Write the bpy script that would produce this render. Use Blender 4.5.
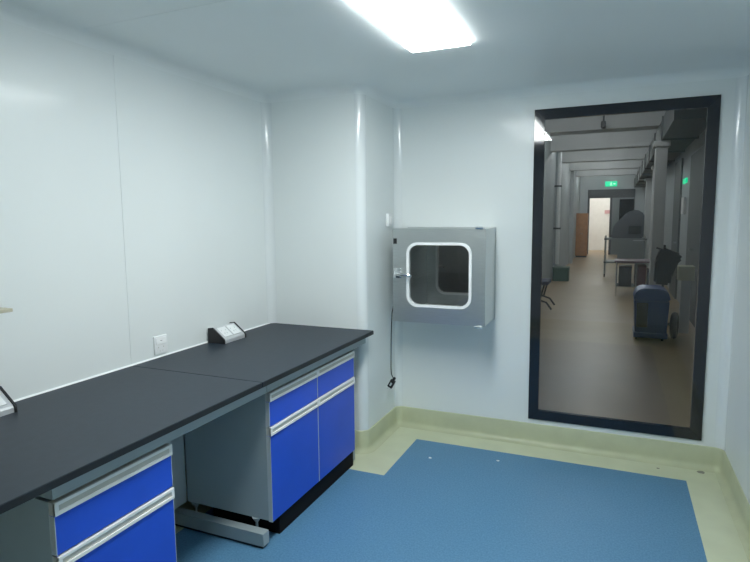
import bpy, bmesh, math, random
from mathutils import Vector, Matrix
random.seed(7)
S = bpy.context.scene
COL = S.collection
for o in list(bpy.data.objects):
    bpy.data.objects.remove(o)

# ------------------------------------------------------------------ camera
YAW, PITCH, ROLL, FPX = 0.4076, 0.1108, -0.0093, 558.67
cam_d = bpy.data.cameras.new('camera')
cam = bpy.data.objects.new('camera', cam_d)
COL.objects.link(cam)
cam_d.sensor_fit = 'HORIZONTAL'
cam_d.sensor_width = 36.0
cam_d.lens = FPX / 750.0 * 36.0
cam_d.clip_start = 0.02
cam_d.clip_end = 100
cy_, sy_ = math.cos(YAW), math.sin(YAW)
fwd, rgt, up = Vector((-sy_, cy_, 0)), Vector((cy_, sy_, 0)), Vector((0, 0, 1))
cp_, sp_ = math.cos(PITCH), math.sin(PITCH)
f2 = fwd * cp_ - up * sp_
u2 = up * cp_ + fwd * sp_
cr_, sr_ = math.cos(ROLL), math.sin(ROLL)
r3 = rgt * cr_ + u2 * sr_
u3 = u2 * cr_ - rgt * sr_
m3 = Matrix((r3, u3, -f2)).transposed()
cam.matrix_world = Matrix.Translation((2.1142, 0.0, 1.4886)) @ m3.to_4x4()
S.camera = cam

# ------------------------------------------------------------------ world, exposure
w = bpy.data.worlds.new('world')
S.world = w
w.use_nodes = True
w.node_tree.nodes['Background'].inputs[0].default_value = (0.6, 0.7, 0.75, 1)
w.node_tree.nodes['Background'].inputs[1].default_value = 0.1
S.view_settings.view_transform = 'Standard'
S.view_settings.look = 'None'
S.view_settings.exposure = 0.0
S.cycles.diffuse_bounces = 8
S.view_settings.gamma = 1.0
S.view_settings.use_curve_mapping = False
PANEL_EMIT = 30.0
TUBE_EMIT = 80.0

# ------------------------------------------------------------------ dimensions (metres)
W, D, H, Y0 = 2.733, 3.675, 2.285, -0.35      # room: x 0..W, y Y0..D
YB, XB = 3.129, 0.69                          # pier in the far left corner
BZ, BD = 0.80, 0.75                           # worktop height and depth

# ------------------------------------------------------------------ materials
MATS = {}
def mat(name, c, rough=0.5, metal=0.0, var=0.04, scale=6.0, coat=0.0, emit=None, estr=0.0, bump=0.0, bscale=200.0, spec=0.5, aniso=None):
    if name in MATS:
        return MATS[name]
    m = bpy.data.materials.new(name)
    m.use_nodes = True
    nt = m.node_tree
    b = nt.nodes['Principled BSDF']
    tc = nt.nodes.new('ShaderNodeTexCoord')
    n = nt.nodes.new('ShaderNodeTexNoise')
    n.inputs['Scale'].default_value = scale
    n.inputs['Detail'].default_value = 4
    if aniso:
        mp = nt.nodes.new('ShaderNodeMapping')
        mp.inputs['Scale'].default_value = aniso
        nt.links.new(tc.outputs['Object'], mp.inputs['Vector'])
        nt.links.new(mp.outputs['Vector'], n.inputs['Vector'])
    else:
        nt.links.new(tc.outputs['Object'], n.inputs['Vector'])
    r = nt.nodes.new('ShaderNodeValToRGB')
    r.color_ramp.elements[0].position = 0.3
    r.color_ramp.elements[1].position = 0.7
    r.color_ramp.elements[0].color = tuple(max(0, v * (1 - var)) for v in c) + (1,)
    r.color_ramp.elements[1].color = tuple(min(1, v * (1 + var)) for v in c) + (1,)
    nt.links.new(n.outputs['Fac'], r.inputs['Fac'])
    nt.links.new(r.outputs['Color'], b.inputs['Base Color'])
    b.inputs['Roughness'].default_value = rough
    b.inputs['Metallic'].default_value = metal
    b.inputs['Coat Weight'].default_value = coat
    b.inputs['Coat Roughness'].default_value = 0.12
    b.inputs['Specular IOR Level'].default_value = spec
    if emit:
        b.inputs['Emission Color'].default_value = emit + (1,)
        b.inputs['Emission Strength'].default_value = estr
    if bump > 0:
        n2 = nt.nodes.new('ShaderNodeTexNoise')
        n2.inputs['Scale'].default_value = bscale
        nt.links.new(tc.outputs['Object'], n2.inputs['Vector'])
        bp = nt.nodes.new('ShaderNodeBump')
        bp.inputs['Strength'].default_value = bump
        bp.inputs['Distance'].default_value = 0.002
        nt.links.new(n2.outputs['Fac'], bp.inputs['Height'])
        nt.links.new(bp.outputs['Normal'], b.inputs['Normal'])
    MATS[name] = m
    return m

def glass_mat(name, tint, refl):
    m = bpy.data.materials.new(name)
    m.use_nodes = True
    nt = m.node_tree
    for n in list(nt.nodes):
        nt.nodes.remove(n)
    out = nt.nodes.new('ShaderNodeOutputMaterial')
    tr = nt.nodes.new('ShaderNodeBsdfTransparent')
    tr.inputs[0].default_value = tint + (1,)
    gl = nt.nodes.new('ShaderNodeBsdfGlossy')
    gl.inputs['Roughness'].default_value = 0.0
    lw = nt.nodes.new('ShaderNodeLayerWeight')
    lw.inputs['Blend'].default_value = 0.25
    mr = nt.nodes.new('ShaderNodeMapRange')
    mr.inputs['To Min'].default_value = refl
    mr.inputs['To Max'].default_value = 0.9
    nt.links.new(lw.outputs['Facing'], mr.inputs['Value'])
    pw = nt.nodes.new('ShaderNodeMath')
    pw.operation = 'POWER'
    pw.inputs[1].default_value = 3.0
    nt.links.new(lw.outputs['Facing'], pw.inputs[0])
    nt.links.new(pw.outputs[0], mr.inputs['Value'])
    mx = nt.nodes.new('ShaderNodeMixShader')
    nt.links.new(mr.outputs[0], mx.inputs[0])
    nt.links.new(tr.outputs[0], mx.inputs[1])
    nt.links.new(gl.outputs[0], mx.inputs[2])
    nt.links.new(mx.outputs[0], out.inputs[0])
    return m

M_WALL = mat('wall_panel_white', (0.77, 0.81, 0.81), 0.38, var=0.012, scale=1.5, coat=0.15)
M_CEIL = mat('ceiling_panel_white', (0.80, 0.84, 0.845), 0.42, var=0.012, scale=1.5)
M_COVE = mat('cove_strip_white', (0.78, 0.82, 0.83), 0.16, var=0.01, scale=3, coat=0.5)
M_GAP = mat('joint_sealant', (0.66, 0.71, 0.72), 0.6)
M_BASE = mat('skirting_vinyl_green', (0.50, 0.53, 0.36), 0.42, var=0.05, scale=9)
M_BORDER = mat('floor_vinyl_pale_green', (0.60, 0.635, 0.46), 0.38, var=0.045, scale=7)
M_TOP = mat('worktop_black_resin', (0.020, 0.030, 0.043), 0.46, var=0.1, scale=30, bump=0.05, bscale=400, spec=0.38)
M_TOPEDGE = mat('worktop_edge_black', (0.012, 0.014, 0.017), 0.45)
M_GREY = mat('cabinet_grey_laminate', (0.36, 0.42, 0.445), 0.5, var=0.03)
M_STEELPAINT = mat('frame_grey_paint', (0.33, 0.39, 0.41), 0.4, var=0.03)
M_BLUE = mat('cabinet_blue_laminate', (0.016, 0.085, 0.62), 0.35, var=0.04)
M_HANDLE = mat('handle_white_profile', (0.86, 0.86, 0.84), 0.3)
M_EDGE = mat('edge_band_pale_grey', (0.52, 0.56, 0.58), 0.4)
M_GROOVE = mat('handle_groove_beige', (0.56, 0.55, 0.50), 0.45)
M_STEEL = mat('brushed_stainless', (0.60, 0.63, 0.63), 0.36, metal=1.0, var=0.07, scale=40, aniso=(0.3, 1, 12))
M_CHROME = mat('chrome', (0.75, 0.76, 0.77), 0.12, metal=1.0)
M_WHITE = mat('white_plastic', (0.82, 0.84, 0.85), 0.35)
M_GASKET = mat('white_gasket', (0.92, 0.93, 0.93), 0.35)
M_BLACK = mat('black_plastic', (0.012, 0.013, 0.015), 0.4)
M_BLACKGLASS = mat('black_gloss_frame', (0.010, 0.012, 0.018), 0.06, spec=0.6)
M_GLASS = glass_mat('viewing_glass', (0.74, 0.74, 0.72), 0.06)
M_GLASS2 = glass_mat('pass_box_glass', (0.75, 0.76, 0.76), 0.06)
M_EMIT = mat('lamp_diffuser', (0.9, 0.95, 1.0), 0.5, emit=(0.95, 1.0, 0.985), estr=PANEL_EMIT)
M_TUBE = mat('tube_diffuser', (0.9, 0.9, 0.9), 0.5, emit=(0.92, 0.98, 1.0), estr=TUBE_EMIT)  # for the added corridor tubes, kept out of view
M_CWALL = mat('corridor_wall_paint', (0.44, 0.475, 0.49), 0.6, var=0.05, scale=2)
M_CCEIL = mat('corridor_ceiling_paint', (0.50, 0.515, 0.515), 0.7, var=0.05, scale=2)
M_CFLOOR = mat('corridor_floor_vinyl', (0.35, 0.25, 0.14), 0.40, var=0.08, scale=1.2)
M_DARK = mat('dark_grey_paint', (0.06, 0.065, 0.07), 0.5)
M_MIDGREY = mat('mid_grey_metal', (0.20, 0.22, 0.23), 0.45, metal=0.3)
M_ORANGE = mat('orange_wood', (0.42, 0.19, 0.07), 0.5, var=0.12, scale=8)
M_BIN = mat('blue_bin_plastic', (0.025, 0.09, 0.34), 0.4)
M_GREENBIN = mat('green_bin_plastic', (0.03, 0.10, 0.07), 0.45)
M_PURPLE = mat('mauve_laminate', (0.17, 0.10, 0.13), 0.4)
M_MAROON = mat('maroon_box', (0.10, 0.02, 0.03), 0.5)
M_CREAM = mat('cream_card', (0.55, 0.54, 0.38), 0.6)
M_SEAT = mat('slate_fabric', (0.10, 0.11, 0.17), 0.8)
M_PINK = mat('pink_paper', (0.6, 0.35, 0.36), 0.7)
M_EXIT = mat('exit_sign_green', (0.0, 0.35, 0.18), 0.4, emit=(0.0, 0.85, 0.38), estr=1.0)
M_EXITW = mat('exit_sign_white', (0.8, 0.9, 0.85), 0.4, emit=(0.6, 1.0, 0.8), estr=0.9)
M_SHELF = mat('beige_board', (0.50, 0.47, 0.36), 0.5, var=0.05)
M_FLOOR_EDGE = mat('floor_screed', (0.4, 0.4, 0.38), 0.8)

def blue_floor_mat():
    m = bpy.data.materials.new('floor_vinyl_blue_speckled')
    m.use_nodes = True
    nt = m.node_tree
    b = nt.nodes['Principled BSDF']
    tc = nt.nodes.new('ShaderNodeTexCoord')
    n = nt.nodes.new('ShaderNodeTexNoise')
    n.inputs['Scale'].default_value = 110
    n.inputs['Detail'].default_value = 3
    n.inputs['Roughness'].default_value = 0.7
    r = nt.nodes.new('ShaderNodeValToRGB')
    e = r.color_ramp.elements
    e[0].position = 0.34; e[0].color = (0.070, 0.195, 0.345, 1)
    e[1].position = 0.66; e[1].color = (0.118, 0.285, 0.455, 1)
    nt.links.new(tc.outputs['Object'], n.inputs['Vector'])
    nt.links.new(n.outputs['Fac'], r.inputs['Fac'])
    n2 = nt.nodes.new('ShaderNodeTexNoise')
    n2.inputs['Scale'].default_value = 3.0
    n2.inputs['Detail'].default_value = 5
    nt.links.new(tc.outputs['Object'], n2.inputs['Vector'])
    mr = nt.nodes.new('ShaderNodeMapRange')
    mr.inputs['To Min'].default_value = 0.42
    mr.inputs['To Max'].default_value = 0.60
    nt.links.new(n2.outputs['Fac'], mr.inputs['Value'])
    nt.links.new(mr.outputs[0], b.inputs['Roughness'])
    nt.links.new(r.outputs['Color'], b.inputs['Base Color'])
    bp = nt.nodes.new('ShaderNodeBump')
    bp.inputs['Strength'].default_value = 0.12
    bp.inputs['Distance'].default_value = 0.002
    nt.links.new(n.outputs['Fac'], bp.inputs['Height'])
    nt.links.new(bp.outputs['Normal'], b.inputs['Normal'])
    return m
M_BFLOOR = blue_floor_mat()

# ------------------------------------------------------------------ mesh helpers
def B():
    return bmesh.new()

def box(bm, x0, x1, y0, y1, z0, z1, bev=0.0):
    vs = [bm.verts.new(p) for p in ((x0, y0, z0), (x1, y0, z0), (x1, y1, z0), (x0, y1, z0),
                                    (x0, y0, z1), (x1, y0, z1), (x1, y1, z1), (x0, y1, z1))]
    fs = [bm.faces.new([vs[i] for i in q]) for q in ((3, 2, 1, 0), (4, 5, 6, 7), (0, 1, 5, 4), (1, 2, 6, 5), (2, 3, 7, 6), (3, 0, 4, 7))]
    if bev > 0:
        ed = list({e for f in fs for e in f.edges})
        bmesh.ops.bevel(bm, geom=ed, offset=bev, segments=2, profile=0.5, affect='EDGES')
    return bm

def prism(bm, pts, lift):
    """closed polygon of 3-D points extruded by the vector lift"""
    lift = Vector(lift)
    a = [bm.verts.new(p) for p in pts]
    b = [bm.verts.new(Vector(p) + lift) for p in pts]
    n = len(pts)
    bm.faces.new(a[::-1]); bm.faces.new(b)
    for i in range(n):
        j = (i + 1) % n
        bm.faces.new((a[i], a[j], b[j], b[i]))
    return bm

def tube(bm, pts, r, n=10, caps=True):
    pts = [Vector(p) for p in pts]
    rings = []
    ref = None
    for i, p in enumerate(pts):
        t = (pts[min(i + 1, len(pts) - 1)] - pts[max(i - 1, 0)]).normalized()
        if ref is None:
            ref = Vector((0, 0, 1)) if abs(t.z) < 0.9 else Vector((1, 0, 0))
        s = t.cross(ref).normalized()
        u = s.cross(t).normalized()
        ref = u
        rr = r[i] if isinstance(r, (list, tuple)) else r
        rings.append([bm.verts.new(p + (s * math.cos(2 * math.pi * k / n) + u * math.sin(2 * math.pi * k / n)) * rr) for k in range(n)])
    for a, b in zip(rings, rings[1:]):
        for k in range(n):
            bm.faces.new((a[k], a[(k + 1) % n], b[(k + 1) % n], b[k]))
    if caps:
        bm.faces.new(rings[0][::-1]); bm.faces.new(rings[-1])
    return bm

def rrect(cx, cz, w_, h_, r, n=8):
    """rounded rectangle loop in x,z"""
    L = []
    for (sx, sz, a0) in ((1, 1, 0), (-1, 1, 90), (-1, -1, 180), (1, -1, 270)):
        ox, oz = cx + sx * (w_ / 2 - r), cz + sz * (h_ / 2 - r)
        for k in range(n + 1):
            a = math.radians(a0 + 90 * k / n)
            L.append((ox + r * math.cos(a), oz + r * math.sin(a)))
    return L

def ring(bm, outer, inner, y0, y1):
    """frame between two loops of equal count, from y0 (front) to y1"""
    n = len(outer)
    of = [bm.verts.new((x, y0, z)) for x, z in outer]; ob = [bm.verts.new((x, y1, z)) for x, z in outer]
    jf = [bm.verts.new((x, y0, z)) for x, z in inner]; jb = [bm.verts.new((x, y1, z)) for x, z in inner]
    for i in range(n):
        j = (i + 1) % n
        bm.faces.new((of[i], of[j], jf[j], jf[i]))
        bm.faces.new((ob[j], ob[i], jb[i], jb[j]))
        bm.faces.new((of[j], of[i], ob[i], ob[j]))
        bm.faces.new((jf[i], jf[j], jb[j], jb[i]))
    return bm

def obj(name, bm, m, parent=None, smooth=None):
    bmesh.ops.recalc_face_normals(bm, faces=bm.faces[:])
    me = bpy.data.meshes.new(name)
    bm.to_mesh(me); bm.free()
    if m:
        me.materials.append(m)
    o = bpy.data.objects.new(name, me)
    COL.objects.link(o)
    if parent is not None:
        o.parent = parent
        o.matrix_parent_inverse = Matrix.Translation(-parent.location)
    if smooth:
        for p in me.polygons:
            p.use_smooth = True
        me.set_sharp_from_angle(angle=math.radians(smooth))
    return o

def thing(name, label, cat, loc, group=None):
    o = bpy.data.objects.new(name, None)
    COL.objects.link(o)
    o.location = loc
    o.empty_display_size = 0.05
    return tag(o, label, cat, group)

def tag(o, label, cat, group=None):
    o['label'] = label; o['category'] = cat
    if group:
        o['group'] = group
    return o

def struct(o, label=None, cat=None):
    o['kind'] = 'structure'
    if label:
        o['label'] = label
    if cat:
        o['category'] = cat
    return o

def bxo(name, m, parent, *a, bev=0.0):
    return obj(name, box(B(), *a, bev=bev), m, parent, smooth=20 if bev else None)

# ------------------------------------------------------------------ floor
fl = struct(bxo('floor', M_FLOOR_EDGE, None, -0.1, W + 0.1, Y0 - 0.1, D + 0.05, -0.12, -0.004), 'blue speckled vinyl floor with a pale green border', 'floor')
BX0, BX1, BX2, BY0, BY1, BY2 = 0.23, 0.917, 2.526, 0.30, 2.877, 3.461
blue = [(BX0, BY0), (BX2, BY0), (BX2, BY2), (BX1, BY2), (BX1, BY1), (BX0, BY1)]
bm = B(); prism(bm, [(x, y, -0.004) for x, y in blue], (0, 0, 0.004))
obj('blue_field', bm, M_BFLOOR, fl)
bm = B()
for a in ((0, BX0, Y0, D), (BX2, W, Y0, D), (BX0, BX2, Y0, BY0), (BX0, BX1, BY1, D), (BX1, BX2, BY2, D)):
    box(bm, a[0], a[1], a[2], a[3], -0.004, 0.0)
obj('border_strip', bm, M_BORDER, fl)

# ------------------------------------------------------------------ walls
# left wall: sealed panels with fine joints
wl = struct(bxo('wall_left', M_GAP, None, -0.10, -0.003, Y0 - 0.1, YB + 0.02, 0, H), 'pale sandwich panel wall behind the long workbench', 'wall')
seams = [Y0 - 0.1, 0.965, 1.94, YB]
for a, b in zip(seams, seams[1:]):
    bxo('wall_panel', M_WALL, wl, -0.05, 0.0, a + 0.0008, b - 0.0008, 0, H)
# pier
RC = 0.055
wp = struct(bxo('wall_pier', M_WALL, None, -0.1, XB - RC, YB, D + 0.05, 0, H), 'pale boxed-out pier in the far corner', 'wall')
bxo('side_panel', M_WALL, wp, XB - RC, XB, YB + RC, D, 0, H)
bm = B()
pts = [(XB - RC, YB + RC)] + [(XB - RC + RC * math.sin(math.radians(a)), YB + RC - RC * math.cos(math.radians(a))) for a in range(0, 91, 9)]
prism(bm, [(x, y, 0) for x, y in pts], (0, 0, H))
obj('rounded_corner_strip', bm, M_COVE, wp, smooth=30)
# back wall with two openings
PX0, PX1, PZ0, PZ1 = 0.786, 1.388, 0.822, 1.424       # pass box
WX0, WX1, WZ0, WZ1 = 1.622, 2.617, 0.1715, 2.151      # viewing window
bm = B()
T = D + 0.05
box(bm, XB - 0.01, PX0, D, T, 0, H)
box(bm, PX0, PX1, D, T, 0, PZ0); box(bm, PX0, PX1, D, T, PZ1, H)
box(bm, PX1, WX0 + .02, D, T, 0, H)
box(bm, WX0 + .02, WX1 - .02, D, T, 0, WZ0 + .02); box(bm, WX0 + .02, WX1 - .02, D, T, WZ1 - .02, H)
box(bm, WX1 - .02, W + 0.1, D, T, 0, H)
struct(obj('wall_back', bm, M_WALL), 'pale panel wall with the viewing window and pass box', 'wall')
struct(bxo('wall_right', M_WALL, None, W, W + 0.1, Y0 - 0.1, D, 0, H), 'pale panel wall beside the viewing window', 'wall')
struct(bxo('wall_front', M_WALL, None, -0.1, W + 0.1, Y0 - 0.1, Y0, 0, H), 'pale panel wall facing the viewing window', 'wall')

# ceiling panels and lamp opening
LX0, LX1, LY0, LY1 = 1.195, 1.475, 1.25, 2.60
ce = struct(bxo('ceiling', M_GAP, None, -0.1, W + 0.1, Y0 - 0.1, D + 0.05, H + 0.03, H + 0.12), 'pale panel ceiling with fine joints', 'ceiling')
CS = 1.752
bm = B()
box(bm, 0, W, Y0, CS - .001, H, H + .03)
obj('ceiling_panel', bm, M_CEIL, ce)
bm = B()
box(bm, 0, W, CS + .001, D, H, H + .03)
obj('ceiling_panel', bm, M_CEIL, ce)

# perimeter path (room side on the right-hand normal), rounded corners
def perimeter(rin, rout):
    """list of (x, y, nx, ny, side)"""
    C = [((0, Y0), 'c'), ((0, YB), 'c'), ((XB, YB), 'v'), ((XB, D), 'c'), ((W, D), 'c'), ((W, Y0), 'c')]
    names = ['left', 'pier', 'pier', 'back', 'right', 'front']
    n = len(C)
    out = []
    for i in range(n):
        p = Vector(C[i][0]); q = Vector(C[(i + 1) % n][0]); o = Vector(C[i - 1][0])
        d0 = (p - o).normalized(); d1 = (q - p).normalized()
        n0 = Vector((d0.y, -d0.x)); n1 = Vector((d1.y, -d1.x))
        if C[i][1] == 'c':
            r = rin
            c = p + (n0 + n1) * r
            for k in range(9):
                a = k / 8
                v = -(n0 * math.cos(a * math.pi / 2) + n1 * math.sin(a * math.pi / 2))
                out.append((c + v * r, -v, names[i - 1] if k < 4 else names[i]))
        else:
            r = rout
            c = p - (n0 + n1) * r
            for k in range(13):
                a = k / 12
                v = n0 * math.cos(a * math.pi / 2) + n1 * math.sin(a * math.pi / 2)
                out.append((c + v * r, v, names[i]))
    return out

def sweep(bm, path, prof):
    rings = [[bm.verts.new((p.x + nn.x * t, p.y + nn.y * t, z)) for t, z in prof] for p, nn, s in path]
    for a, b in zip(rings, rings[1:]):
        for k in range(len(prof) - 1):
            bm.faces.new((a[k], a[k + 1], b[k + 1], b[k]))

path = perimeter(0.05, RC)
segs = {}
N = len(path)
for i in range(N):
    s = path[i][2]
    segs.setdefault(s, []).append(i)
# order the indices so each side is contiguous
def contiguous(side):
    idx = segs[side]
    k = 0
    for j in range(1, len(idx)):
        if idx[j] != idx[j - 1] + 1:
            k = j
    idx = idx[k:] + idx[:k]
    return [path[i] for i in idx + [(idx[-1] + 1) % N]]
hb = 0.138
RB = 0.034
base_prof = [(0.0, hb + 0.001), (0.0045, hb - 0.0005), (0.006, hb - 0.003), (0.006, 0.006 + RB)]
for k in range(1, 7):
    a = math.radians(90 * k / 6)
    base_prof.append((0.006 + RB * (1 - math.cos(a)), 0.0015 + RB * (1 - math.sin(a))))
base_prof.append((0.006 + RB + 0.004, 0.0))
for s in ('left', 'pier', 'back', 'right', 'front'):
    bm = B(); sweep(bm, contiguous(s), base_prof)
    struct(obj('baseboard_' + s, bm, M_BASE, smooth=50), {'left': 'green vinyl skirting along the workbench wall', 'pier': 'green vinyl skirting wrapping the rounded pier', 'back': 'green vinyl skirting under the viewing window', 'right': 'green vinyl skirting along the wall beside the window', 'front': 'green vinyl skirting on the wall facing the window'}[s], 'skirting')
# ceiling coves
RT = 0.05
cprof = [(0, H - RT)] + [(RT * (1 - math.cos(math.radians(a))), H - RT + RT * math.sin(math.radians(a))) for a in range(15, 91, 15)]
for n, s in enumerate(('left', 'pier', 'back', 'right', 'front')):
    bm = B(); sweep(bm, contiguous(s), cprof)
    struct(obj('trim_%d' % (n + 1), bm, M_CEIL, smooth=60), 'pale coved strip between ceiling and %s wall' % {'left': 'workbench', 'pier': 'pier', 'back': 'window', 'right': 'side', 'front': 'facing'}[s], 'trim')
# vertical coves in the inner corners
def vcove(n, cx, cy, sx, sy, r, label):
    bm = B()
    pts = [(cx, cy)] + [(cx + sx * r * (1 - math.sin(math.radians(a))), cy + sy * r * (1 - math.cos(math.radians(a)))) for a in range(0, 91, 9)]
    prism(bm, [(x, y, 0.0) for x, y in pts], (0, 0, H))
    struct(obj('trim_%d' % n, bm, M_COVE, smooth=30), label, 'trim')
vcove(6, 0, YB, 1, -1, 0.05, 'white upright cove between workbench wall and pier')
vcove(7, XB, D, 1, -1, 0.05, 'white upright cove between pier and pass box wall')
vcove(8, W, D, -1, -1, 0.05, 'white upright cove right of the viewing window')
vcove(9, 0, Y0, 1, 1, 0.05, 'white upright cove at the near end of the workbench wall')
vcove(10, W, Y0, -1, 1, 0.05, 'white upright cove in the corner facing the window')

# ------------------------------------------------------------------ viewing window
win = bpy.data.objects.new('window_1', None)
win.location = ((WX0 + WX1) / 2, D, WZ0)
COL.objects.link(win)
struct(win, 'tall fixed viewing window with a glossy black frame', 'window')
FW = 0.062
YF = D - 0.012
def mitre(a, b, c, d):
    bm = B(); prism(bm, [(x, YF, z) for x, z in (a, b, c, d)], (0, 0.03, 0))
    bmesh.ops.bevel(bm, geom=bm.edges[:], offset=0.0008, segments=1, affect='EDGES')
    return obj('frame_member', bm, M_BLACKGLASS, win)
o00, o10, o11, o01 = (WX0, WZ0), (WX1, WZ0), (WX1, WZ1), (WX0, WZ1)
i00, i10, i11, i01 = (WX0 + FW, WZ0 + FW), (WX1 - FW, WZ0 + FW), (WX1 - FW, WZ1 - FW), (WX0 + FW, WZ1 - FW)
mitre(o00, o10, i10, i00); mitre(o10, o11, i11, i10); mitre(o11, o01, i01, i11); mitre(o01, o00, i00, i01)
bm = B()
vs = [bm.verts.new((x, D - 0.008, z)) for x, z in ((WX0 + FW - .003, WZ0 + FW - .003), (WX1 - FW + .003, WZ0 + FW - .003), (WX1 - FW + .003, WZ1 - FW + .003), (WX0 + FW - .003, WZ1 - FW + .003))]
bm.faces.new(vs)
obj('pane', bm, M_GLASS, win)

# ------------------------------------------------------------------ ceiling lamp
lp = thing('ceiling_light', 'bright slim rectangular lamp mounted on the ceiling', 'light', ((LX0 + LX1) / 2, (LY0 + LY1) / 2, H))
LZ = H - 0.016
bxo('back_plate', M_WHITE, lp, LX0 + 0.004, LX1 - 0.004, LY0 + 0.004, LY1 - 0.004, H - 0.006, H - 0.0005)
bxo('diffuser', M_EMIT, lp, LX0, LX1, LY0, LY1, LZ, H - 0.006, bev=0.003)

# ------------------------------------------------------------------ worktops
def worktop(y0, y1, label):
    t = thing('worktop', label, 'worktop', (BD / 2, (y0 + y1) / 2, BZ - 0.024), 'black worktops of the workbench')
    bm = B(); box(bm, 0.006, BD, y0, y1, BZ - 0.024, BZ, bev=0.002)
    o = obj('slab', bm, M_TOP, t)
    bm = B(); box(bm, BD - 0.004, BD + 0.0008, y0 + .001, y1 - .001, BZ - 0.0235, BZ - 0.0025)
    obj('front_edge', bm, M_TOPEDGE, t)
    return t
SEAM = 1.938
bm = B(); prism(bm, [(0.0, -0.1, BZ + 0.0003), (0.0, -0.1, BZ + 0.006), (0.002, -0.1, BZ + .005), (0.008, -0.1, BZ + 0.001), (0.008, -0.1, BZ + 0.0003)], (0, YB + 0.1, 0))
struct(obj('trim_18', bm, M_GASKET), 'white sealant bead between worktop and wall', 'trim')
worktop(-0.10, SEAM - 0.0015, 'black worktop slab carrying the half-seen grey socket box')
worktop(SEAM + 0.0015, YB, 'black worktop slab ending at the pier, over the double cabinet')

# ------------------------------------------------------------------ bench frame
def bench_frame(y0, y1, label, feet, yr=None):
    t = thing('bench_frame', label, 'frame', (0.4, (y0 + y1) / 2, 0), 'grey steel frames under the worktops')
    zt = BZ - 0.0245
    bxo('front_rail', M_STEELPAINT, t, 0.665, 0.705, y0 if yr is None else yr, y1, zt - 0.055, zt, bev=0.002)
    bxo('back_rail', M_STEELPAINT, t, 0.03, 0.07, y0, y1, zt - 0.055, zt, bev=0.002)
    for fy, xe in feet:
        cy = max(fy, y0 + .001) if yr is None or fy < 0 else yr
        bxo('cross_rail', M_STEELPAINT, t, 0.07, 0.665, cy, cy + 0.04, zt - 0.055, zt, bev=0.002)
        bxo('upright', M_STEELPAINT, t, 0.10, 0.16, cy - 0.012, cy + 0.04, 0.073, zt - 0.055, bev=0.002)
        f = bxo('foot_rail', M_STEELPAINT, t, 0.10, xe, fy, fy + 0.046, 0.012, 0.074, bev=0.003)
        bxo('foot_pad', M_BLACK, f, 0.12, xe - .01, fy + 0.006, fy + 0.04, 0.0, 0.012)
        for x in (0.25, xe - 0.085):
            bm = B()
            tube(bm, [(x, fy + 0.072, 0.0), (x, fy + 0.072, 0.080), (x, fy + 0.072, 0.084), (x, fy + 0.072, 0.1045)], [0.006, 0.006, 0.010, 0.022], 12)
            obj('levelling_foot', bm, M_STEELPAINT, t, smooth=40)
    return t
bench_frame(-0.08, 2.033, 'grey steel support frame around the single blue cabinet', ((0.955, .695), (-0.06, .66)), 0.996)
bench_frame(2.036, YB - 0.02, 'grey steel support frame around the double blue cabinet', ((1.985, .695), (2.942, .68)))
# grey modesty panel at the back of the knee space
tag(bxo('modesty_panel', M_GREY, None, 0.19, 0.205, 1.458, 2.042, 0.105, BZ - 0.082), 'grey back panel in the knee space between the two blue cabinets', 'panel')

# ------------------------------------------------------------------ cabinets
def front_handle(parent, y0, y1, z1):
    """white pull profile with a recessed grip along the top of a front"""
    h = 0.040
    x = 0.7035
    bm = B()
    box(bm, x - 0.002, x + 0.007, y0, y1, z1 - 0.011, z1, bev=0.0015)
    box(bm, x - 0.002, x + 0.007, y0, y1, z1 - h, z1 - h + 0.012, bev=0.0015)
    box(bm, x - 0.002, x + 0.0066, y0, y0 + 0.012, z1 - h + 0.001, z1 - 0.001)
    box(bm, x - 0.002, x + 0.0066, y1 - 0.012, y1, z1 - h + 0.001, z1 - 0.001)
    hd = obj('handle', bm, M_HANDLE, parent)
    return hd

def cabinet(y0, y1, cols, label):
    t = thing('base_cabinet', label, 'cabinet', (0.45, (y0 + y1) / 2, 0.0))
    z0, z1 = 0.105, 0.712
    xb, xf = 0.206, 0.684
    bm = B()
    box(bm, xb, xf, y0, y0 + 0.018, z0, z1); box(bm, xb, xf, y1 - 0.018, y1, z0, z1)
    box(bm, xb, xf, y0 + .018, y1 - .018, z0, z0 + 0.018); box(bm, xb, xb + .012, y0 + .018, y1 - .018, z0 + .018, z1)
    box(bm, xb + .012, xf, y0 + .018, y1 - .018, z1 - .018, z1)
    obj('carcass', bm, M_GREY, t)
    bm = B()
    box(bm, xf - 0.001, xf + 0.001, y0, y0 + 0.02, z0, z1)
    bxo('plinth', mat('matt_black_plinth', (0.005, 0.005, 0.006), 0.8, spec=0.2), t, 0.30, 0.692, y0 + 0.075, y1 - 0.004, 0.0005, z0 - 0.0005)  # near-black block filling the space between cabinet bottom and floor
    wd = (y1 - y0) / cols
    for c in range(cols):
        a, b = y0 + c * wd + 0.0015, y0 + (c + 1) * wd - 0.0015
        for nm, za, zb in (('drawer', 0.556, 0.712), ('door', z0 - 0.005, 0.552)):
            d = bxo(nm, M_BLUE, t, xf, 0.704, a, b, za, zb - 0.0395, bev=0.001)
            # grey-beige strip behind the grip
            g = bxo('grip_recess', M_GROOVE, d, xf, 0.7065, a, b, zb - 0.0395, zb - 0.001)
            front_handle(d, a, b, zb)
            for e in (a - 0.0005, b - 0.0015):
                bxo('edge_band', M_EDGE, d, xf, 0.7047, e, e + 0.002, za, zb - 0.041)
    bm.free()
    return t
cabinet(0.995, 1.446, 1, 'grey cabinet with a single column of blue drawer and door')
cabinet(2.048, 2.937, 2, 'wide grey cabinet with two blue drawers over two blue doors')

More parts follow.
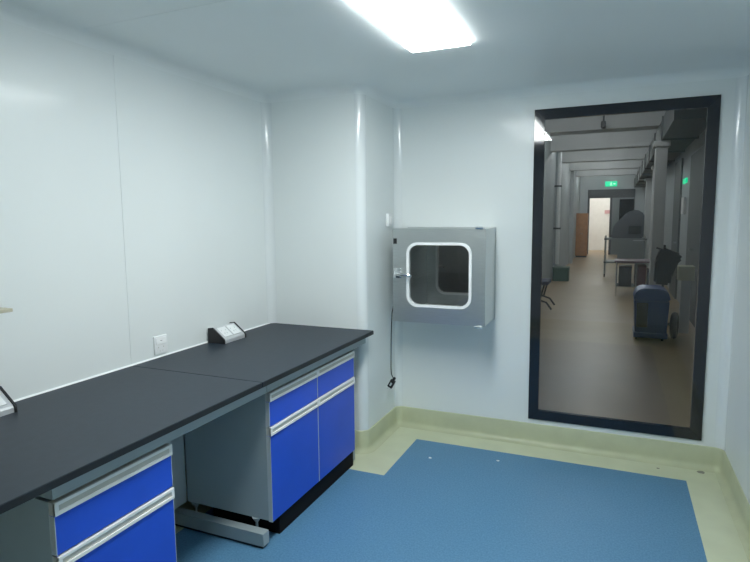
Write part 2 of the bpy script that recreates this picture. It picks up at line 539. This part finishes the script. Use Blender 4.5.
# ------------------------------------------------------------------ desktop socket boxes
def socket_box(y0, y1, label):
    t = thing('desktop_socket', label, 'socket', (0.07, (y0 + y1) / 2, BZ), 'sloped socket boxes on the worktop')
    prof = [(0.018, BZ), (0.018, BZ + 0.078), (0.045, BZ + 0.083), (0.118, BZ + 0.026), (0.122, BZ + 0.018), (0.122, BZ)]
    cap = [(0.014, BZ), (0.014, BZ + 0.083), (0.046, BZ + 0.088), (0.124, BZ + 0.027), (0.127, BZ + 0.018), (0.127, BZ)]
    bm = B(); prism(bm, [(x, y0 + 0.008, z) for x, z in prof], (0, y1 - y0 - 0.016, 0))
    obj('body', bm, mat('aluminium_silver', (0.62, 0.64, 0.66), 0.35, metal=0.4), t)
    for y in (y0, y1 - 0.008):
        bm = B(); prism(bm, [(x, y, z) for x, z in cap], (0, 0.008, 0))
        obj('end_cap', bm, M_BLACK, t)
    # sloped face sockets
    a = Vector((0.045, 0, BZ + 0.083)); b = Vector((0.118, 0, BZ + 0.026))
    dr = (b - a).normalized(); nr = Vector((-dr.z, 0, dr.x)).normalized()
    if nr.z < 0: nr = -nr
    L = (b - a).length
    n = 2
    span = (y1 - y0 - 0.04) / n
    for k in range(n):
        ya = y0 + 0.02 + k * span + 0.006; yb = ya + span - 0.012
        p = [a + dr * (L * 0.1), a + dr * (L * 0.88)]
        bm = B()
        prism(bm, [(p[0].x, ya, p[0].z), (p[1].x, ya, p[1].z), (p[1].x, yb, p[1].z), (p[0].x, yb, p[0].z)], nr * 0.004)
        s = obj('socket_module', bm, M_WHITE, t)
        ym = (ya + yb) / 2
        bm = B()
        for (fy, fd) in ((-0.018, .35), (0.018, .35), (-0.010, .66), (0.010, .66)):
            c = a + dr * (L * (0.1 + 0.78 * fd)) + nr * 0.004
            prism(bm, [(c.x - dr.x * .004, ym + fy - .0025, c.z - dr.z * .004), (c.x + dr.x * .004, ym + fy - .0025, c.z + dr.z * .004), (c.x + dr.x * .004, ym + fy + .0025, c.z + dr.z * .004), (c.x - dr.x * .004, ym + fy + .0025, c.z - dr.z * .004)], nr * 0.0006)
        obj('slots', bm, M_EDGE, s)
    return t
socket_box(2.476, 2.678, 'silver and white sloped socket box with black end near the pier')
socket_box(1.062, 1.296, 'silver sloped socket box with black end below the beige shelf')

# ------------------------------------------------------------------ wall outlet and switch
t = thing('wall_outlet', 'white double wall outlet plate just above the black worktop', 'outlet', (0.0, 2.126, 0.865))
bxo('plate', M_WHITE, t, 0.0005, 0.010, 2.082, 2.170, 0.818, 0.911, bev=0.003)
bxo('rocker', M_GASKET, t, 0.010, 0.0125, 2.092, 2.160, 0.868, 0.902, bev=0.001)
bm = B()
for (yy, zz) in ((2.108, .852), (2.142, .852), (2.117, .833), (2.135, .833)):
    box(bm, 0.0095, 0.0105, yy - .0015, yy + .0015, zz - .003, zz + .003)
obj('slots', bm, M_GROOVE, t)
bm = B(); box(bm, 0.0124, 0.0130, 2.120, 2.132, 0.884, 0.887)
obj('indicator_mark', bm, M_MIDGREY, t)
t = thing('light_switch', 'small white switch box on the pier side above the pass box', 'switch', (XB, 3.53, 1.45))
bxo('back_box', M_WHITE, t, XB + 0.0005, XB + 0.022, 3.49, 3.56, 1.437, 1.522, bev=0.004)
bxo('rocker', M_GASKET, t, XB + 0.022, XB + 0.026, 3.507, 3.543, 1.455, 1.505, bev=0.0015)

# beige shelf at the near end of the workbench wall
t = thing('wall_shelf', 'thin beige board shelf on the wall above the workbench', 'shelf', (0.09, 1.1, 1.16))
bxo('board', M_SHELF, t, 0.0005, 0.20, 0.75, 1.262, 1.180, 1.192, bev=0.002)
for yy in (0.82, 1.19):
    bm = B(); prism(bm, [(0.0005, yy, 1.18), (0.0005, yy, 1.08), (0.008, yy, 1.08), (0.15, yy, 1.17), (0.15, yy, 1.18)], (0, 0.008, 0))
    obj('bracket', bm, M_STEELPAINT, t)

# ------------------------------------------------------------------ pass box
YP0, YP1 = 3.375, 4.03
pcx, pcz = (PX0 + PX1) / 2, (PZ0 + PZ1) / 2
pb = thing('pass_box', 'stainless steel pass box with white-rimmed window set through the wall', 'pass box', (pcx, (YP0 + YP1) / 2, PZ0))
PW, PH = PX1 - PX0, PZ1 - PZ0
ro = lambda w_, h_, r, cx=pcx, cz=pcz: rrect(cx, cz, w_, h_, r)
bm = B(); ring(bm, ro(PW, PH, 0.003), ro(PW - .05, PH - .05, 0.003), YP0 + 0.022, YP1 - 0.022)
obj('housing', bm, M_STEEL, pb, smooth=30)
wcx, wcz, WWi, WHi = 1.0925, 1.13, 0.395, 0.385
for (ya, yb, gy0, gy1, nm) in ((YP0, YP0 + 0.020, YP0 - 0.006, YP0 + 0.026, 'front_door'), (YP1 - 0.020, YP1, YP1 - 0.026, YP1 + 0.006, 'rear_door')):
    bm = B(); ring(bm, ro(PW + .004, PH + .004, 0.006), ro(WWi, WHi, 0.06, wcx, wcz), ya, yb)
    d = obj(nm, bm, M_STEEL, pb, smooth=30)
    bm = B(); ring(bm, ro(WWi + 0.03, WHi + 0.03, 0.072, wcx, wcz), ro(WWi - .004, WHi - .004, 0.058, wcx, wcz), gy0, gy1)
    obj('gasket', bm, M_GASKET, d, smooth=40)
    bm = B()
    L = ro(WWi, WHi, 0.06, wcx, wcz)
    bm.faces.new([bm.verts.new((x, (ya + yb) / 2, z)) for x, z in L])
    obj('pane', bm, M_GLASS2, d)
    fx = -1 if nm == 'front_door' else 1
    yy = ya if fx < 0 else yb
    # lever latch
    bm = B()
    box(bm, PX0 + 0.006, PX0 + 0.060, min(yy, yy + fx * 0.012), max(yy, yy + fx * 0.012), 1.105, 1.170, bev=0.003)
    tube(bm, [(PX0 + 0.03, yy, 1.137), (PX0 + 0.03, yy + fx * 0.04, 1.137)], 0.011, 12)
    tube(bm, [(PX0 + 0.024, yy + fx * 0.036, 1.14), (PX0 + 0.07, yy + fx * 0.045, 1.133), (PX0 + 0.115, yy + fx * 0.045, 1.132), (PX0 + 0.14, yy + fx * 0.038, 1.122)], [0.014, 0.013, 0.011, 0.008], 10)
    obj('latch_handle', bm, M_CHROME, d, smooth=40)
    for zc in (PZ0 - 0.006, PZ1 + 0.004):
        bm = B(); tube(bm, [(PX1 - 0.06, yy + fx * 0.004, zc), (PX1 - 0.015, yy + fx * 0.004, zc)], 0.008, 10)
        obj('hinge', bm, M_CHROME, d, smooth=40)
    bxo('indicator', M_BLACK, d, PX0 + 0.004, PX0 + 0.027, min(yy, yy + fx * .004), max(yy, yy + fx * .004), 1.327, 1.362)
# wall flange
bm = B(); ring(bm, ro(PW + .012, PH + .012, 0.004), ro(PW - .01, PH - .01, 0.003), D - 0.004, D - 0.0005)
obj('wall_flange', bm, M_STEEL, pb)

# cord
t = thing('power_cord', 'black power cord with plug hanging between pass box and pier', 'cord', (0.735, 3.5, 0.80))
bm = B()
tube(bm, [(0.779, 3.56, 0.94), (0.755, 3.545, 0.945), (0.738, 3.51, 0.92), (0.731, 3.49, 0.85), (0.729, 3.478, 0.70), (0.728, 3.475, 0.55), (0.727, 3.475, 0.47), (0.732, 3.47, 0.43), (0.745, 3.465, 0.41)], 0.0032, 8)
obj('cable', bm, M_BLACK, t, smooth=60)
bm = B()
Mx = Matrix.Translation((0.735, 3.463, 0.365)) @ Matrix.Rotation(math.radians(28), 4, 'Y')
box(bm, -0.018, 0.018, -0.012, 0.012, -0.030, 0.030, bev=0.005)
box(bm, -0.009, 0.009, -0.008, 0.008, 0.028, 0.052, bev=0.003)
bmesh.ops.transform(bm, matrix=Mx, verts=bm.verts[:])
pg = obj('plug', bm, M_BLACK, t, smooth=40)
bm = B()
for dx in (-0.009, 0.009):
    box(bm, dx - .0015, dx + .0015, -0.004, 0.004, -0.047, -0.03)
box(bm, -0.006, 0.006, -0.0135, -0.0118, -0.012, 0.012)
bmesh.ops.transform(bm, matrix=Mx, verts=bm.verts[:])
obj('prongs', bm, M_CHROME, pg)

# paper scraps and scuffs on the floor
def scrap(x, y, r, label, m=M_WHITE, name='paper_scrap', cat='scrap', h=0.003, group=None):
    bm = B()
    pts = []
    for k in range(6):
        a = 2 * math.pi * k / 6
        q = r * random.uniform(0.6, 1.1)
        pts.append((x + q * math.cos(a), y + q * 0.8 * math.sin(a), 0.0002))
    prism(bm, pts, (0, 0, h))
    tag(obj(name, bm, m), label, cat, group)
scrap(1.094, 3.205, 0.014, 'tiny white scrap on the blue floor toward the pass box')
scrap(1.494, 3.321, 0.014, 'tiny white scrap on the blue floor toward the viewing window')
M_STAIN = mat('dried_grime', (0.24, 0.24, 0.19), 0.7)
scrap(2.614, 3.615, 0.028, 'dark grimy smear on the pale border under the window corner', M_STAIN, 'grime_smear', 'stain', 0.0006)
scrap(2.39, 3.575, 0.012, 'small dark grime spot on the pale border under the window', M_STAIN, 'grime_spot', 'stain', 0.0006)

# ------------------------------------------------------------------ corridor beyond the glass
CL, CR, CE, CH = 0.72, 3.15, 24.0, 3.25
fc = struct(bxo('floor_corridor', M_CFLOOR, None, -1.3, 3.6, D + 0.05, CE + 3.2, -0.12, 0.0), 'glossy brown vinyl floor of the corridor beyond the glass', 'floor')
struct(bxo('ceiling_corridor', M_CCEIL, None, -1.3, 3.6, D + 0.05, CE + 3.2, CH, CH + 0.1), 'grey beamed ceiling of the corridor beyond the glass', 'ceiling')
bm = B()
box(bm, -1.3, CL, 9.0, CE, 0, CH); box(bm, -1.4, -1.3, D + 0.05, 9.1, 0, CH)
for y in (14.2, 19.0):
    box(bm, CL, CL + 0.10, y, y + 0.4, 0, CH)
struct(obj('wall_corridor_left', bm, M_CWALL), 'grey wall with pilasters on the white pipe side of the corridor', 'wall')
bm = B()
box(bm, CR, CR + 0.45, D + 0.05, CE, 0, CH)
struct(obj('wall_corridor_right', bm, M_CWALL), 'grey wall of the corridor behind the blue bin', 'wall')
bm = B()
box(bm, -1.3, W, D + 0.05, D + 0.06, H, CH); box(bm, W, 3.2, D + .05, D + .06, 0, CH); box(bm, -1.3, 0.0, D + .05, D + .06, 0, H)
struct(obj('wall_corridor_near', bm, M_CWALL), 'corridor side of the partition around the viewing window', 'wall')
# end wall with doorway 1.10..1.83
bm = B()
box(bm, CL - 1, 1.09, CE, CE + 0.2, 0, CH); box(bm, 1.84, CR + .4, CE, CE + 0.2, 0, CH); box(bm, 1.09, 1.84, CE, CE + 0.2, 2.22, CH)
struct(obj('wall_corridor_end', bm, M_CWALL), 'far end wall of the corridor with the bright doorway', 'wall')
# dark transom and dark partition around the doorway
tm = struct(obj('trim_11', box(B(), 1.02, 2.72, CE - 0.05, CE - 0.001, 2.22, 2.55), M_DARK), 'dark transom band over the far doorway', 'trim')
bm = B(); box(bm, 1.02, 1.09, CE - .05, CE - .001, 0, 2.22); box(bm, 1.84, 1.92, CE - .05, CE - .001, 0, 2.22)
struct(obj('trim_12', bm, M_DARK), 'dark jambs of the far doorway', 'trim')
dr = struct(bxo('door_2', M_MIDGREY, None, 1.92, 2.72, CE - 0.05, CE - 0.001, 0, 2.22), 'grey far door with a dark glass panel', 'door')
bxo('glass_panel', M_BLACKGLASS, dr, 2.18, 2.70, CE - 0.056, CE - 0.05, 1.1, 2.16)
# room behind the far doorway
bm = B()
box(bm, 0.2, 0.3, CE + .2, CE + 3.1, 0, CH); box(bm, 2.9, 3.0, CE + .2, CE + 3.1, 0, CH); box(bm, 0.2, 3.0, CE + 3.0, CE + 3.1, 0, CH)
M_FAR = mat('far_room_white', (0.82, 0.82, 0.80), 0.6)
struct(obj('wall_far_room', bm, M_FAR), 'bright white room seen through the far doorway', 'wall')
fm = tag(bxo('notice_board', M_PINK, None, 1.60, 1.90, CE + 2.97, CE + 2.998, 1.62, 1.78), 'small reddish notice on the wall of the bright far room', 'notice')
lt = thing('far_room_light', 'white ceiling lamp of the bright far room', 'light', (1.5, CE + 1.5, CH))
bxo('housing', M_WHITE, lt, 0.7, 2.4, CE + 0.9, CE + 2.2, CH - 0.03, CH)
bxo('diffuser', mat('far_room_diffuser', (1, 1, 1), 0.5, emit=(1, 0.98, 0.95), estr=9.0), lt, 0.75, 2.35, CE + 0.95, CE + 2.15, CH - 0.04, CH - 0.03)
# beams
for i, y in enumerate((10.2, 13.0, 15.8, 18.6, 21.4)):
    struct(bxo('trim_%d' % (13 + i), M_CCEIL, None, CL, CR, y, y + 0.3, CH - 0.32, CH), 'grey concrete beam across the corridor ceiling', 'beam')['group'] = 'ceiling beams of the corridor'
# duct along the right side
M_DUCT = mat('dull_duct_metal', (0.13, 0.14, 0.14), 0.6, metal=0.2)
dk = thing('air_duct', 'grey metal air duct under the corridor ceiling', 'duct', (2.95, 12, 2.75))
for i in range(9):
    y = 7.5 + i * 1.8
    bxo('duct_section', M_DUCT, dk, 2.68, 3.12, y, y + 1.74, 2.60, 2.92)
    bxo('flange', M_DUCT, dk, 2.66, 3.14, y + 1.74, y + 1.80, 2.58, 2.925)
# columns
for i, (y, x) in enumerate(((9.3, 2.60), (13.6, 2.80), (18.0, 2.85))):
    c = thing('corridor_column', ['pale column beside the hanging black bag in the corridor', 'pale column behind the mauve table in the corridor', 'pale slim column near the far end of the corridor'][i], 'column', (x, y, 0), 'pale columns along the corridor')
    bxo('shaft', M_CCEIL, c, x, x + 0.16, y, y + 0.3, 0, 2.58, bev=0.01)
    bxo('capital', M_CCEIL, c, x - 0.03, x + 0.19, y - 0.03, y + 0.33, 2.50, 2.58, bev=0.004)
# tubes added out of view on the ceiling to brighten the corridor
for i, y in enumerate((8.2, 11.2, 14.2, 17.2, 20.0, 22.4)):
    t = thing('ceiling_tube_light', ['tube light on the corridor ceiling between window and first beam', 'tube light behind the first corridor ceiling beam from the window', 'tube light behind the second corridor ceiling beam from the window', 'tube light behind the third corridor ceiling beam from the window', 'tube light behind the fourth corridor ceiling beam from the window', 'tube light between the last corridor beam and the exit sign'][i], 'light', (1.6, y, CH), 'tube lights on the corridor ceiling')
    bxo('housing', M_WHITE, t, 1.0, 2.2, y, y + 0.12, CH - 0.05, CH)
    bm = B(); tube(bm, [(1.02, y + .06, CH - .07), (2.18, y + .06, CH - .07)], 0.018, 10)
    obj('tube', bm, M_TUBE, t)
# exit signs
def exit_sign(x0, x1, y, z0, z1, label):
    t = thing('exit_sign', label, 'sign', ((x0 + x1) / 2, y, z0))
    bxo('panel', M_EXIT, t, x0, x1, y, y + 0.04, z0, z1)
    h = z1 - z0; cx = (x0 + x1) / 2; cz = (z0 + z1) / 2
    bm = B()   # running figure and arrow
    def P(pts):
        prism(bm, [(cx + a * h, y - 0.004, cz + b * h) for a, b in pts], (0, 0.0035, 0))
    P([(-.05, .30), (.05, .30), (.05, .40), (-.05, .40)])
    P([(-.12, .22), (.10, .22), (.06, -.02), (-.06, -.02)])
    P([(-.06, -.02), (.02, -.02), (-.14, -.36), (-.22, -.36)])
    P([(.0, -.02), (.08, -.02), (.22, -.32), (.13, -.32)])
    P([(.35, .06), (.60, .06), (.60, .16), (.78, 0), (.60, -.16), (.60, -.06), (.35, -.06)])
    obj('running_figure', bm, M_EXITW, t)
    return t
exit_sign(1.64, 2.07, CE - 0.045, 2.66, 2.86, 'green lit exit sign above the far corridor doorway')
t = thing('hanging_camera', 'small dark camera hanging from the corridor ceiling', 'camera', (1.86, 10.0, 2.84))
bm = B(); tube(bm, [(1.86, 10.0, CH), (1.86, 10.0, 3.0)], 0.014, 8); obj('stem', bm, M_DARK, t)
bm = B(); box(bm, 1.82, 1.90, 9.9, 10.1, 2.92, 3.02, bev=0.02); obj('body', bm, M_DARK, t, smooth=40)
# white and green boxes on the right wall
tag(obj('switch_box', box(B(), CR - 0.04, CR - 0.0005, 10.55, 10.90, 1.52, 1.80, bev=0.006), M_WHITE), 'white switch box on the corridor wall below the small green sign', 'switch')
tag(obj('green_sign', box(B(), CR - 0.03, CR - 0.0005, 10.50, 10.95, 2.03, 2.11, bev=0.004), M_EXIT), 'small green lit sign on the corridor wall above a white box', 'sign')
dd = struct(bxo('door_3', mat('dark_green_door', (0.10, 0.115, 0.11), 0.5), None, CR - 0.03, CR - 0.0005, 11.3, 12.5, 0.0, 2.5), 'dark grey green door in the corridor wall behind the tyre', 'door')
bxo('handle', M_CHROME, dd, CR - 0.08, CR - 0.03, 11.38, 11.50, 1.0, 1.03)
dd = struct(bxo('door_4', MATS['dark_green_door'], None, CR - 0.03, CR - 0.0005, 8.2, 9.9, 0.0, 2.4), 'dark grey green double door in the corridor wall by the cream box', 'door')
bxo('handle', M_CHROME, dd, CR - 0.08, CR - 0.03, 9.0, 9.12, 1.0, 1.03)
# left: pipe, green planter bin, orange cabinet, armchair
t = thing('wall_pipe', 'thin white upright pipe on the corridor wall over the green bin', 'pipe', (0.85, 14.1, 0.3))
bm = B(); tube(bm, [(0.82, 14.1, 0.36), (0.82, 14.1, CH)], 0.045, 12); obj('pipe_run', bm, M_WHITE, t, smooth=40)
for z in (1.2, 2.2):
    bxo('clip', M_DARK, t, 0.7205, 0.88, 14.05, 14.15, z, z + 0.04)
t = thing('green_bin', 'low dark green plastic bin at the foot of the white pipe', 'bin', (0.90, 14.0, 0))
bm = B(); ring(bm, rrect(0, 0, 0.36, 0.36, 0.05), rrect(0, 0, 0.33, 0.33, 0.04), 0.0, 0.30)
bmesh.ops.transform(bm, matrix=Matrix.Translation((0.945, 13.8, 0)) @ Matrix.Rotation(math.radians(90), 4, 'X') @ Matrix.Diagonal((1, 1, 1, 1)), verts=bm.verts[:])
for v in bm.verts:
    v.co.z = abs(v.co.z)
obj('body', bm, M_GREENBIN, t, smooth=40)
bxo('lid', M_GREENBIN, t, 0.76, 1.13, 13.615, 13.985, 0.30, 0.325, bev=0.01)
t = thing('wooden_cabinet', 'tall orange wooden cabinet left of the bright far doorway', 'cabinet', (0.92, 22.2, 0))
bxo('body', M_ORANGE, t, 0.73, 1.13, 22.0, 22.45, 0.06, 1.62, bev=0.005)
bxo('plinth', M_DARK, t, 0.75, 1.11, 22.03, 22.45, 0.0, 0.06)
for x in (0.735, 0.932):
    d = bxo('door', M_ORANGE, t, x, x + 0.193, 21.985, 22.0, 0.08, 1.60, bev=0.003)
    bxo('knob', M_CHROME, d, x + (0.16 if x < 0.9 else 0.02), x + (0.175 if x < 0.9 else 0.035), 21.965, 21.985, 0.85, 0.90)
t = thing('waiting_chair', 'slate upholstered chair with black looped runner legs in the corridor', 'chair', (0.95, 9.4, 0))
bxo('seat', M_SEAT, t, 0.73, 1.14, 9.25, 9.70, 0.40, 0.47, bev=0.02)
bxo('backrest', M_SEAT, t, 0.727, 0.79, 9.25, 9.70, 0.5, 0.85, bev=0.02)
for y in (9.22, 9.73):
    bm = B()
    pts = [(0.76, y, 0.82), (0.75, y, 0.45), (0.79, y, 0.16), (0.86, y, 0.13), (1.0, y, 0.17), (1.12, y, 0.13), (1.20, y, 0.02)]
    tube(bm, pts, 0.016, 8)
    tube(bm, [(1.02, y, 0.17), (1.08, y, 0.41)], 0.014, 8)
    tube(bm, [(0.80, y, 0.15), (0.78, y, 0.016)], 0.014, 8)
    obj('runner_leg', bm, M_BLACK, t, smooth=50)

# right: blue bin
t = thing('wheeled_bin', 'blue plastic wheeled bin with black front panel in the corridor', 'bin', (2.53, 7.5, 0))
bm = B()
prism(bm, [(2.36, 7.35, 0.06), (2.70, 7.35, 0.06), (2.72, 7.33, 0.50), (2.34, 7.33, 0.50)], (0, 0.42, 0))
bmesh.ops.bevel(bm, geom=bm.edges[:], offset=0.02, segments=2, affect='EDGES')
obj('body', bm, M_BIN, t, smooth=40)
bm = B()
prism(bm, [(2.33, 7.31, 0.50), (2.73, 7.31, 0.50), (2.70, 7.31, 0.60), (2.62, 7.31, 0.635), (2.42, 7.31, 0.635), (2.36, 7.31, 0.60)], (0, 0.46, 0))
bmesh.ops.bevel(bm, geom=bm.edges[:], offset=0.012, segments=2, affect='EDGES')
obj('lid', bm, M_BIN, t, smooth=40)
bxo('front_panel', M_BLACK, t, 2.37, 2.49, 7.318, 7.345, 0.17, 0.46, bev=0.006)
bxo('base', M_BIN, t, 2.345, 2.715, 7.34, 7.76, 0.035, 0.10, bev=0.01)
for x in (2.38, 2.66):
    for y in (7.40, 7.70):
        bm = B(); tube(bm, [(x - .012, y, 0.03), (x + .012, y, 0.03)], 0.03, 14); obj('caster', bm, M_BLACK, t, smooth=40)
t = thing('spare_tyre', 'black rubber tyre standing between blue bin and corridor wall', 'tyre', (2.82, 7.55, 0))
bm = B()
n = 28
rings_ = []
for k in range(n):
    a = 2 * math.pi * k / n
    rad = Vector((math.sin(math.radians(10)) * math.cos(a), math.cos(math.radians(10)) * math.cos(a), math.sin(a)))
    ax = Vector((math.cos(math.radians(10)), -math.sin(math.radians(10)), 0))
    c = Vector((2.80, 7.60, 0.165)) + rad * 0.125
    rings_.append([bm.verts.new(c + (rad * math.cos(b * math.pi / 4) + ax * math.sin(b * math.pi / 4)) * 0.04) for b in range(8)])
for k in range(n):
    a, b = rings_[k], rings_[(k + 1) % n]
    for j in range(8):
        bm.faces.new((a[j], a[(j + 1) % 8], b[(j + 1) % 8], b[j]))
obj('tread', bm, M_BLACK, t, smooth=60)
bm = B()
ax = Vector((math.cos(math.radians(10)), -math.sin(math.radians(10)), 0))
tube(bm, [Vector((2.80, 7.60, 0.165)) - ax * 0.01, Vector((2.80, 7.60, 0.165)) + ax * 0.01], 0.095, 20)
obj('hub', bm, M_MIDGREY, t)
# black bag on a stand
t = thing('coat_stand', 'black bag and coat hung on a short stand behind the blue bin', 'stand', (2.70, 8.5, 0))
bm = B(); tube(bm, [(2.72, 8.5, 0.02), (2.72, 8.5, 1.10)], 0.015, 8); tube(bm, [(2.52, 8.5, 0.02), (2.92, 8.5, 0.02)], 0.02, 8); tube(bm, [(2.72, 8.3, 0.02), (2.72, 8.7, 0.02)], 0.02, 8); tube(bm, [(2.62, 8.5, 1.06), (2.90, 8.5, 0.98)], 0.012, 8)
obj('stand_frame', bm, M_DARK, t)
bm = B()
prism(bm, [(2.60, 8.38, 0.58), (2.80, 8.38, 0.56), (2.82, 8.38, 0.80), (2.94, 8.38, 0.92), (2.90, 8.38, 0.99), (2.78, 8.38, 1.04), (2.68, 8.38, 1.08), (2.61, 8.38, 0.90)], (0, 0.22, 0))
bmesh.ops.bevel(bm, geom=bm.edges[:], offset=0.03, segments=2, affect='EDGES')
obj('draped_coat', bm, M_BLACK, t, smooth=60)
# cream box on a pedestal
t = thing('cream_box', 'cream box on a slim grey pedestal by the corridor wall', 'box', (2.95, 8.1, 0))
bxo('carton', M_CREAM, t, 2.85, 3.03, 7.95, 8.15, 0.68, 0.86, bev=0.004)
bxo('pedestal', M_CCEIL, t, 2.89, 3.0, 8.0, 8.1, 0, 0.68)
# mauve table
t = thing('steel_leg_table', 'mauve topped table on thin steel legs in the corridor', 'table', (2.5, 11.6, 0))
bxo('tabletop', M_PURPLE, t, 2.10, 2.95, 11.3, 11.95, 0.64, 0.67, bev=0.004)
for x in (2.14, 2.47, 2.88):
    for y in (11.35, 11.9):
        bm = B(); tube(bm, [(x, y, 0), (x, y, 0.64)], 0.014, 8); obj('leg', bm, M_CHROME, t, smooth=40)
bxo('lower_shelf', M_CHROME, t, 2.13, 2.90, 11.34, 11.92, 0.17, 0.19)
for x0, x1, z1, m, l in ((2.18, 2.40, 0.56, M_BLACK, 'black carton on the lower shelf of the mauve table'), (2.50, 2.64, 0.58, M_MAROON, 'maroon carton on the lower shelf of the mauve table'), (2.67, 2.85, 0.50, M_SEAT, 'slate carton on the lower shelf of the mauve table')):
    c = thing('storage_carton', l, 'carton', ((x0 + x1) / 2, 11.6, 0.19))
    bxo('body', m, c, x0, x1, 11.4, 11.85, 0.1905, z1 - 0.03)
    bxo('lid', m, c, x0 - .005, x1 + .005, 11.395, 11.855, z1 - 0.03, z1)
# covered machine and trolley behind
t = thing('lab_trolley', 'grey steel trolley with rails behind the mauve table', 'trolley', (2.3, 15.2, 0))
for z in (0.35, 0.92):
    bxo('tray', M_MIDGREY, t, 1.84, 2.80, 14.9, 15.5, z, z + 0.04, bev=0.004)
for x in (1.87, 2.77):
    for y in (14.93, 15.47):
        bm = B(); tube(bm, [(x, y, 0.08), (x, y, 1.02)], 0.018, 8); obj('post', bm, M_STEEL, t, smooth=40)
        bm = B(); tube(bm, [(x - .012, y, 0.04), (x + .012, y, 0.04)], 0.04, 12); obj('caster', bm, M_BLACK, t, smooth=40)
bxo('side_panel', M_MIDGREY, t, 2.15, 2.75, 14.895, 14.9, 0.42, 0.90)
t = thing('covered_machine', 'dark machine under a sloped grey cover on the trolley', 'machine', (2.4, 15.2, 0.96))
bm = B()
prism(bm, [(1.98, 15.0, 0.961), (2.72, 15.0, 0.961), (2.72, 15.0, 1.55), (2.55, 15.0, 1.66), (2.35, 15.0, 1.60), (2.05, 15.0, 1.28)], (0, 0.42, 0))
bmesh.ops.bevel(bm, geom=bm.edges[:], offset=0.03, segments=2, affect='EDGES')
obj('cover', bm, mat('slate_dust_cover', (0.09, 0.10, 0.115), 0.7), t, smooth=50)
bxo('screen', M_BLACK, t, 2.38, 2.66, 14.98, 15.0, 1.06, 1.26, bev=0.004)
